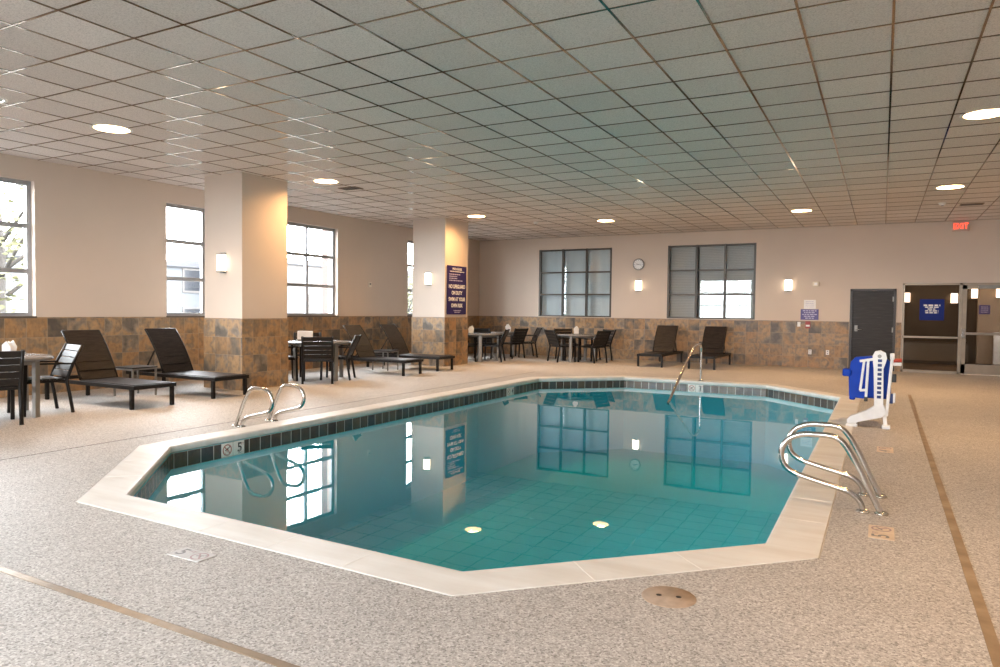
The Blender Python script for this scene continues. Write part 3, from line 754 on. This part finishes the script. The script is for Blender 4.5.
def table(x, y, a0, r, label):
    t = thing('round_table', label, 'table', (x, y, 0), a0, 'round patio tables')
    MB().lathe([(0, .735), (r - .01, .735), (r, .728), (r, .70), (r - .012, .695), (0, .695)], seg=44).build('tabletop', 'top', t)
    ap = MB()
    for k in range(4):
        a = k * PI / 2; b = a + PI / 2; q = r - .09
        ap.bar((q * math.cos(a), q * math.sin(a), .67), (q * math.cos(b), q * math.sin(b), .67), .02, .05)
    ap.build('apron', 'alu', t)
    for k in range(4):
        a = k * PI / 2; q = r - .09
        MB().box(-.042, .042, -.022, .022, 0, .695, Matrix.Translation((q * math.cos(a), q * math.sin(a), 0)) @ Matrix.Rotation(a + PI / 2, 4, 'Z'), .004).build('leg', 'alu', t)
    return t
def napkins(x, y, rz, label, tall=.13, box=False):
    t = thing('napkin_holder', label, 'napkin holder', (x, y, .735), rz, 'napkin holders on the tables')
    if box:
        MB().box(-.15, .15, -.07, .07, 0, .03, None, .006).build('tray', 'alu', t)
        st = MB()
        for k in range(5): st.box(-.14, .14, -.06 + k * .025, -.042 + k * .025, .025, .19 - .006 * (k % 2), None, .006)
        st.build('napkin_stack', 'paper', t)
        return t
    MB().box(-.07, .07, -.05, .05, 0, .02, None, .004).build('tray', 'alu', t)
    r = random.Random(int(x * 100) + int(y * 10)); b = MB()
    for k in range(7):
        o = -.04 + k * .013; tl = r.uniform(-.22, .22); h = tall + r.uniform(-.015, .03)
        m = Matrix.Translation((r.uniform(-.01, .01), o, .02)) @ Matrix.Rotation(tl, 4, 'Y') @ Matrix.Rotation(r.uniform(-.2, .2), 4, 'X')
        b.prism([(-.06, 0), (.06, 0), (.065, h * .75), (.0, h * 1.15), (-.062, h * .8)], -.003, .003, m @ Matrix.Rotation(PI / 2, 4, 'X'))
    b.build('napkin_fan', 'paper', t); return t
T1 = (-9.55, 4.63); T2 = (-9.56, 10.34); T3 = (-9.55, 16.52); T4 = (-9.95, 18.20); T5 = (-7.30, 18.02)
table(*T1, math.radians(26), .64, 'grey round table at the left edge of the view')
table(*T2, math.radians(-12), .62, 'grey round table between the nearest column and the third window')
table(*T3, math.radians(-58), .58, 'grey round table just beyond the column with the navy sign')
table(*T4, math.radians(15), .60, 'grey round table in the far left corner')
table(*T5, math.radians(-92), .58, 'grey round table under the blue-grey window')
G1, G2, G3, G4, G5 = 'chairs at the left edge table', 'chairs at the table by the nearest column', 'chairs at the table beyond the sign column', 'chairs at the table in the far corner', 'chairs at the table under the blue-grey window'
chair(-8.98, 4.32, (-9.9, 4.62), 'dark slatted chair cut by the left edge, its back to the viewer', G1)
chair(-9.42, 5.10, (-9.55, 4.38), 'dark slatted chair tilted beside the first lounger, seen from the side', G1)
chair(-9.14, 9.86, T2, 'dark slatted chair with its back to the viewer by the nearest column', G2)
chair(-9.30, 10.56, (-10.17, 10.06), 'dark slatted chair side-on between table and third lounger', G2)
chair(-10.14, 10.75, T2, 'dark slatted chair against the window wall behind the napkin box', G2)
chair(-9.98, 9.78, T2, 'dark slatted chair half hidden by the nearest column', G2)
chair(-9.22, 16.63, (-10.15, 16.33), 'dark slatted chair on the near right side of the table past the sign column', G3)
chair(-9.74, 15.93, T3, 'dark slatted chair peeping out behind the sign column', G3)
chair(-10.16, 16.80, T3, 'dark slatted chair on the wall side of the table past the sign column', G3)
chair(-9.38, 18.03, (-10.34, 18.30), 'dark slatted chair with its back to the viewer at the corner table', G4)
chair(-9.26, 18.74, T4, 'dark slatted chair side-on at the corner table, nearest the blue-grey window', G4)
chair(-9.90, 17.55, T4, 'dark slatted chair between the two far left tables', G4)
chair(-7.60, 17.62, (-7.22, 18.15), 'dark slatted chair on the corner side of the table under the blue-grey window', G5)
chair(-6.82, 17.83, (-7.6, 18.1), 'dark slatted chair back towards the far loungers under the blue-grey window', G5)
chair(-7.78, 18.48, T5, 'dark slatted chair against the far wall left of the napkins', G5)
chair(-6.95, 18.60, T5, 'dark slatted chair against the far wall right of the napkins', G5)
napkins(-9.24, 4.66, .3, 'white napkin holder on the table at the left edge', .15)
napkins(-9.86, 10.28, .6, 'boxy white napkin stack on the table by the nearest column', .13, True)
napkins(-9.69, 16.30, .2, 'white napkin holder beside the column with the navy sign', .16)
napkins(-9.54, 18.15, .5, 'white napkin holder on the far corner table', .17)
napkins(-7.35, 18.0, .4, 'white fan of napkins on the table under the blue-grey window', .17)

# ---- sling loungers: local +Y runs from the foot to the head, origin at the foot on the floor
def make_lounger():
    t = thing('sun_lounger', 'x', 'sun lounger')
    W, L, H, hy = .30, 2.12, .305, 1.25
    f = MB()
    for sx in (-1, 1): f.box(sx * W - .02, sx * W + .02, 0, L, H - .040, H + .012, None, .005)
    f.box(-W, W, 0, .04, H - .040, H + .012, None, .004); f.box(-W, W, L - .04, L, H - .040, H + .012, None, .004); f.box(-W, W, hy, hy + .03, H - .045, H); f.build('frame', 'dark', t)
    for sx in (-1, 1):
        for y in (.07, L - .10): MB().box(sx * W - .023, sx * W + .023, y - .023, y + .023, 0, H - .035, None, .004).build('leg', 'dark', t)
    MB().box(-W + .018, W - .018, .03, hy, H + .005, H + .022, None, .006).build('seat_sling', 'sling', t)
    # backrest leaning away from the foot
    W = .272
    a = Vector((0, hy, H + .02)); e = Vector((0, hy + .44, 1.0)); u = (e - a); n = Vector((0, u.z, -u.y)).normalized()
    p = MB()
    pts = [a + u * k / 6 + n * (.035 * math.sin(PI * k / 6)) * -1 for k in range(7)]
    for q0, q1 in zip(pts, pts[1:]): 
        m = (q0 + q1) / 2; p.bar((-W + .015, m.y, m.z), (W - .015, m.y, m.z), (q1 - q0).length + .002, .018, n)
    back = p.build('back_sling', 'sling', t)
    fr = MB()
    for sx in (-1, 1): fr.tube([(sx * W, v.y, v.z) for v in pts], .014, 8)
    fr.tube([(-W, e.y, e.z), (W, e.y, e.z)], .014, 8); fr.build('back_frame', 'dark', t)
    m = a + u * .55
    for sx in (-1, 1): MB().bar((sx * (W - .04), m.y, m.z), (sx * (W - .04), hy + .52, H), .018, .018).build('prop_strut', 'dark', t)
    return t
l0 = make_lounger()
GL = 'sun loungers around the pool'
LO = [(-8.63, 6.18, PI / 2, 'dark woven lounger nearest the viewer, beside the left edge table'), (-8.70, 7.53, PI / 2, 'dark woven lounger in front of the second window, foot beside the nearest column'),
      (-8.53, 12.07, PI / 2, 'dark woven lounger behind the table by the nearest column'), (-8.57, 13.39, PI / 2, 'dark woven lounger in front of the column with the navy sign'),
      (-5.07, 17.20, 0, 'dark woven lounger on the far deck below the clock and sconce'), (-3.81, 17.24, 0, 'dark woven lounger on the far deck below the grey-blind window, behind the stair rail')]
for i, (x, y, rz, lab) in enumerate(LO):
    if i == 0: l0.location = (x, y, 0); l0.rotation_euler = (0, 0, rz); l0['label'] = lab; l0['group'] = GL
    else: dup(l0, (x, y, 0), rz, lab, GL)
def side_table(x, y, mat, label):
    t = thing('side_table', label, 'side table', (x, y, 0), .06, 'small side tables between loungers')
    MB().box(-.22, .22, -.22, .22, .43, .45, None, .005).build('tabletop', mat, t)
    for sx in (-1, 1):
        for sy in (-1, 1): MB().box(sx * .2 - .012, sx * .2 + .012, sy * .2 - .012, sy * .2 + .012, 0, .43).build('leg', 'alu', t)
    r = MB()
    for sx in (-1, 1): r.box(sx * .2 - .01, sx * .2 + .01, -.2, .2, .405, .43); r.box(-.2, .2, sx * .2 - .01, sx * .2 + .01, .405, .43)
    r.build('rim', 'alu', t)
side_table(-10.06, 6.86, 'slat', 'small side table between the two loungers nearest the viewer')
side_table(-9.80, 12.73, 'slat', 'small side table between the two loungers by the sign column')

# ---- pool lift
t = thing('pool_lift', 'white pool lift with a blue moulded seat by the right pool edge', 'pool lift', (-.08, 9.78, 0))
def pl(name, b, mat, parent=None): return b.build(name, mat, parent or t)
RX = Matrix.Rotation(PI / 2, 4, 'X')
b = MB(); b.prism([(-.26, .02), (-.27, .075), (-.24, .115), (-.06, .20), (.03, .27), (.13, .27), (.15, .19), (.11, .135), (-.16, .055), (-.17, .015)], -.06, .07, Matrix.Translation((0, -.05, 0)) @ RX)
b.box(-.28, -.15, -.16, .06, 0, .035, None, .012); pl('base_arm', b, 'white_lift')
b = MB(); b.bar((.13, -.04, .19), (.15, -.11, .025), .045, .045, (1, 0, 0), .01); b.box(.11, .20, -.16, -.06, 0, .045, None, .012); pl('foot', b, 'white_lift')
b = MB(); b.prism([(.03, .22), (.125, .22), (.12, .45), (.115, .72), (.14, .80), (.15, .85), (.135, .91), (.08, .94), (.02, .925), (-.005, .87), (.0, .80), (.01, .72), (.02, .45)], -.05, .056, Matrix.Translation((-.005, -.05, 0)) @ RX)
mast = pl('mast', b, 'white_lift')
b = MB()
for k in range(9): z = .36 + k * .055; b.box(.048, .092, -.1085, -.1055, z, z + .034)
pl('decal_strip', b, 'blue_dark', mast)
b = MB(); b.disc((.065, -.1072, .87), .022, 16, 'y'); pl('pivot_bolt', b, 'alu', mast)
b = MB(); b.bar((.20, -.06, .87), (.155, -.08, .15), .035, .04, (0, 1, 0), .008); b.box(.175, .225, -.09, -.03, .83, .91, None, .015); pl('actuator_tube', b, 'white_lift')
b = MB(); b.box(.21, .30, -.07, -.03, .76, .80, None, .01); pl('handle_arm', b, 'white_lift'); b = MB(); b.tube([(.20, -.05, .815), (.30, -.05, .83)], .022, 12); pl('red_grip', b, 'redgrip')
b = MB(); b.box(.20, .25, -.07, -.02, .56, .66, None, .008); pl('control_box', b, 'black')
b = MB(); b.box(.17, .22, -.06, -.01, .30, .42, None, .008); b2 = MB(); b2.box(.22, .245, -.06, -.01, .31, .43, None, .006); pl('battery_pack', b, 'blue_dark'); pl('battery_cover', b2, 'white_lift')
# seat: folded upright behind the mast
b = MB(); b.prism([(-.26, .36), (-.24, .34), (-.10, .33), (-.02, .36), (.18, .36), (.20, .40), (.19, .78), (.14, .84), (-.02, .86), (-.20, .84), (-.25, .78), (-.27, .60)], .06, .17, Matrix.Translation((0, .22, 0)) @ Matrix.Rotation(PI / 2, 4, 'X'))
sb = pl('seat_back', b, 'blue_seat')
b = MB(); b.box(-.24, .18, .12, .42, .33, .42, None, .03); b.box(-.26, -.19, .1, .44, .30, .38, None, .02); pl('seat_pan', b, 'blue_seat')
b = MB(); b.box(-.34, -.24, .02, .24, .60, .69, None, .02); pl('seat_arm', b, 'blue_seat')
b = MB(); b.bar((-.10, -.06, .80), (-.135, -.06, .44), .028, .03, (0, 1, 0), .006); b.bar((-.055, -.06, .82), (-.07, -.06, .36), .030, .03, (0, 1, 0), .006); b.bar((-.15, -.06, .80), (-.0, -.06, .83), .03, .05, (0, 1, 0), .006); b.bar((-.14, -.06, .44), (-.07, -.06, .45), .03, .03, (0, 1, 0), .006)
pl('seat_frame', b, 'white_lift')
b = MB(); b.box(-.09, -.05, -.075, -.045, .31, .37, None, .005); pl('end_cap', b, 'black')

# ================================================================== OUTSIDE THE WINDOWS
struct(MB().box(-70, XW - .32, -40, 60, -1.2, -1.0).build('ground', 'ground'), 'paving outside the windows', 'ground')
struct(MB().box(-40, 30, -60, YR - .32, -1.2, -1.0).build('ground', 'ground'), 'paving outside the rear windows', 'ground')
def building(name, x0, x1, y0, y1, h, mat, label, rows, cols):
    t = thing(name, label, 'building', ((x0 + x1) / 2, (y0 + y1) / 2, -1.0), 0, 'buildings outside the left windows')
    w, d = (x1 - x0) / 2, (y1 - y0) / 2
    MB().box(-w, w, -d, d, 0, h).build('walls', mat, t); MB().box(-w - .2, w + .2, -d - .2, d + .2, h, h + .35).build('roof_parapet', 'roof', t)
    for r in range(rows):
        for c_ in range(cols):
            y = -d + (c_ + .5) * 2 * d / cols; z = h * (r + .35) / rows
            f = MB(); f.box(w, w + .06, y - .75, y + .75, z, z + 1.5); f = f.build('window', 'facade', t)
            MB().box(w + .06, w + .08, y - .62, y + .62, z + .12, z + 1.38).build('pane', 'outglass', f)
building('office_building', -50, -38, 20, 31.2, 4.8, 'facade_blue', 'blue-grey low building seen through the second window', 2, 4)
building('apartment_building', -46, -34, 32, 56, 5.2, 'facade', 'pale building seen through the third window', 1, 8)
t = thing('brick_pier', 'red brick pier outside the third window', 'pier', (-12.6, 13.96, -1.0)); MB().box(-.1, .1, -.12, .12, 0, 6.2).build('shaft', 'brickred', t); MB().box(-.13, .13, -.15, .15, 6.2, 6.35).build('cap', 'roof', t)
def tree(x, y, h, r, seedn, label):
    t = thing('street_tree', label, 'tree', (x, y, -1.0), 0, 'trees outside the left windows'); rr = random.Random(seedn)
    tr = MB(); tr.tube([(0, 0, 0), (.05, .03, h * .3), (.0, .1, h * .6), (.1, .0, h * .85)], [.16, .13, .09, .04], 8)
    for k in range(9):
        a = rr.uniform(0, 2 * PI); z = h * rr.uniform(.32, .7); tr.tube([(0, .05, z), (r * .5 * math.cos(a), r * .5 * math.sin(a), z + r * .4), (r * .85 * math.cos(a), r * .85 * math.sin(a), z + r * .6)], [.06, .035, .012], 6)
    tr.build('trunk', 'bark', t)
    b = MB()
    for k in range(1500):
        v = Vector((rr.gauss(0, 1), rr.gauss(0, 1), rr.gauss(0, 1))).normalized() * (rr.random() ** .4)
        p = Vector((v.x * r, v.y * r, h * .66 + v.z * h * .36)); s = rr.uniform(.06, .13)
        m = Matrix.Rotation(rr.uniform(0, 6.3), 4, 'Z') @ Matrix.Rotation(rr.uniform(0, 3.1), 4, 'X')
        q = [p + m @ Vector(c_) * s for c_ in ((-1, 0, 0), (0, -.5, 0), (1, 0, 0), (0, .5, .1))]
        b.bm.faces.new([b.bm.verts.new(c_) for c_ in q])
    b.build('crown', 'leaf', t, False)
tree(-19.5, 9.6, 6.0, 2.4, 3, 'leafy yellow-green tree outside the window at the left edge')
tree(-24.0, 33.0, 5.2, 1.9, 5, 'leafy tree outside the window beside the sign column')

# ================================================================== SKY, PORTALS, CAMERA
wd = bpy.data.worlds.new('sky'); S.world = wd; wd.use_nodes = True
bg = wd.node_tree.nodes['Background']; bg.inputs[0].default_value = (.93, .96, 1.0, 1); bg.inputs[1].default_value = 22.0
def portal(loc, rot, sx, sy):
    l = bpy.data.lights.new('daylight_portal', 'AREA'); l.shape = 'RECTANGLE'; l.size = sx; l.size_y = sy; l.cycles.is_portal = True
    o = bpy.data.objects.new('daylight_portal', l); C.objects.link(o); o.location = loc; o.rotation_euler = rot
for a, b in WIN: portal((XW - .25, (a + b) / 2, (WB + WT) / 2), (0, -PI / 2, 0), WT - WB, b - a)
for a, b in RW: portal(((a + b) / 2, YR - .25, 2.15), (PI / 2, 0, 0), b - a, 2.3)
f_, yaw, p_, r_ = 706.61, .4954, -.0332, .0115
fw = Vector((-math.sin(yaw) * math.cos(p_), math.cos(yaw) * math.cos(p_), math.sin(p_))); rt = Vector((math.cos(yaw), math.sin(yaw), 0)); up = rt.cross(fw)
c_, s_ = math.cos(r_), math.sin(r_)
rt, up = rt * c_ + up * s_, up * c_ - rt * s_
cd = bpy.data.cameras.new('camera'); cam = bpy.data.objects.new('camera', cd); C.objects.link(cam)
cam.matrix_world = Matrix(((rt.x, up.x, -fw.x, 0), (rt.y, up.y, -fw.y, 0), (rt.z, up.z, -fw.z, 1.376), (0, 0, 0, 1)))
cd.sensor_fit = 'HORIZONTAL'; cd.sensor_width = 36; cd.lens = f_ * 36 / 1000; cd.clip_start = .05; cd.clip_end = 300
S.camera = cam
S.view_settings.view_transform = 'Standard'; S.view_settings.look = 'None'; S.view_settings.gamma = 1; S.view_settings.use_curve_mapping = False
S.view_settings.exposure = 0.52
cy = S.cycles
cy.use_denoising = True
cy.max_bounces = 8; cy.diffuse_bounces = 5; cy.glossy_bounces = 5; cy.transmission_bounces = 4; cy.transparent_max_bounces = 12; cy.volume_bounces = 0
cy.caustics_reflective = False; cy.caustics_refractive = False; cy.sample_clamp_indirect = 6; cy.blur_glossy = .5
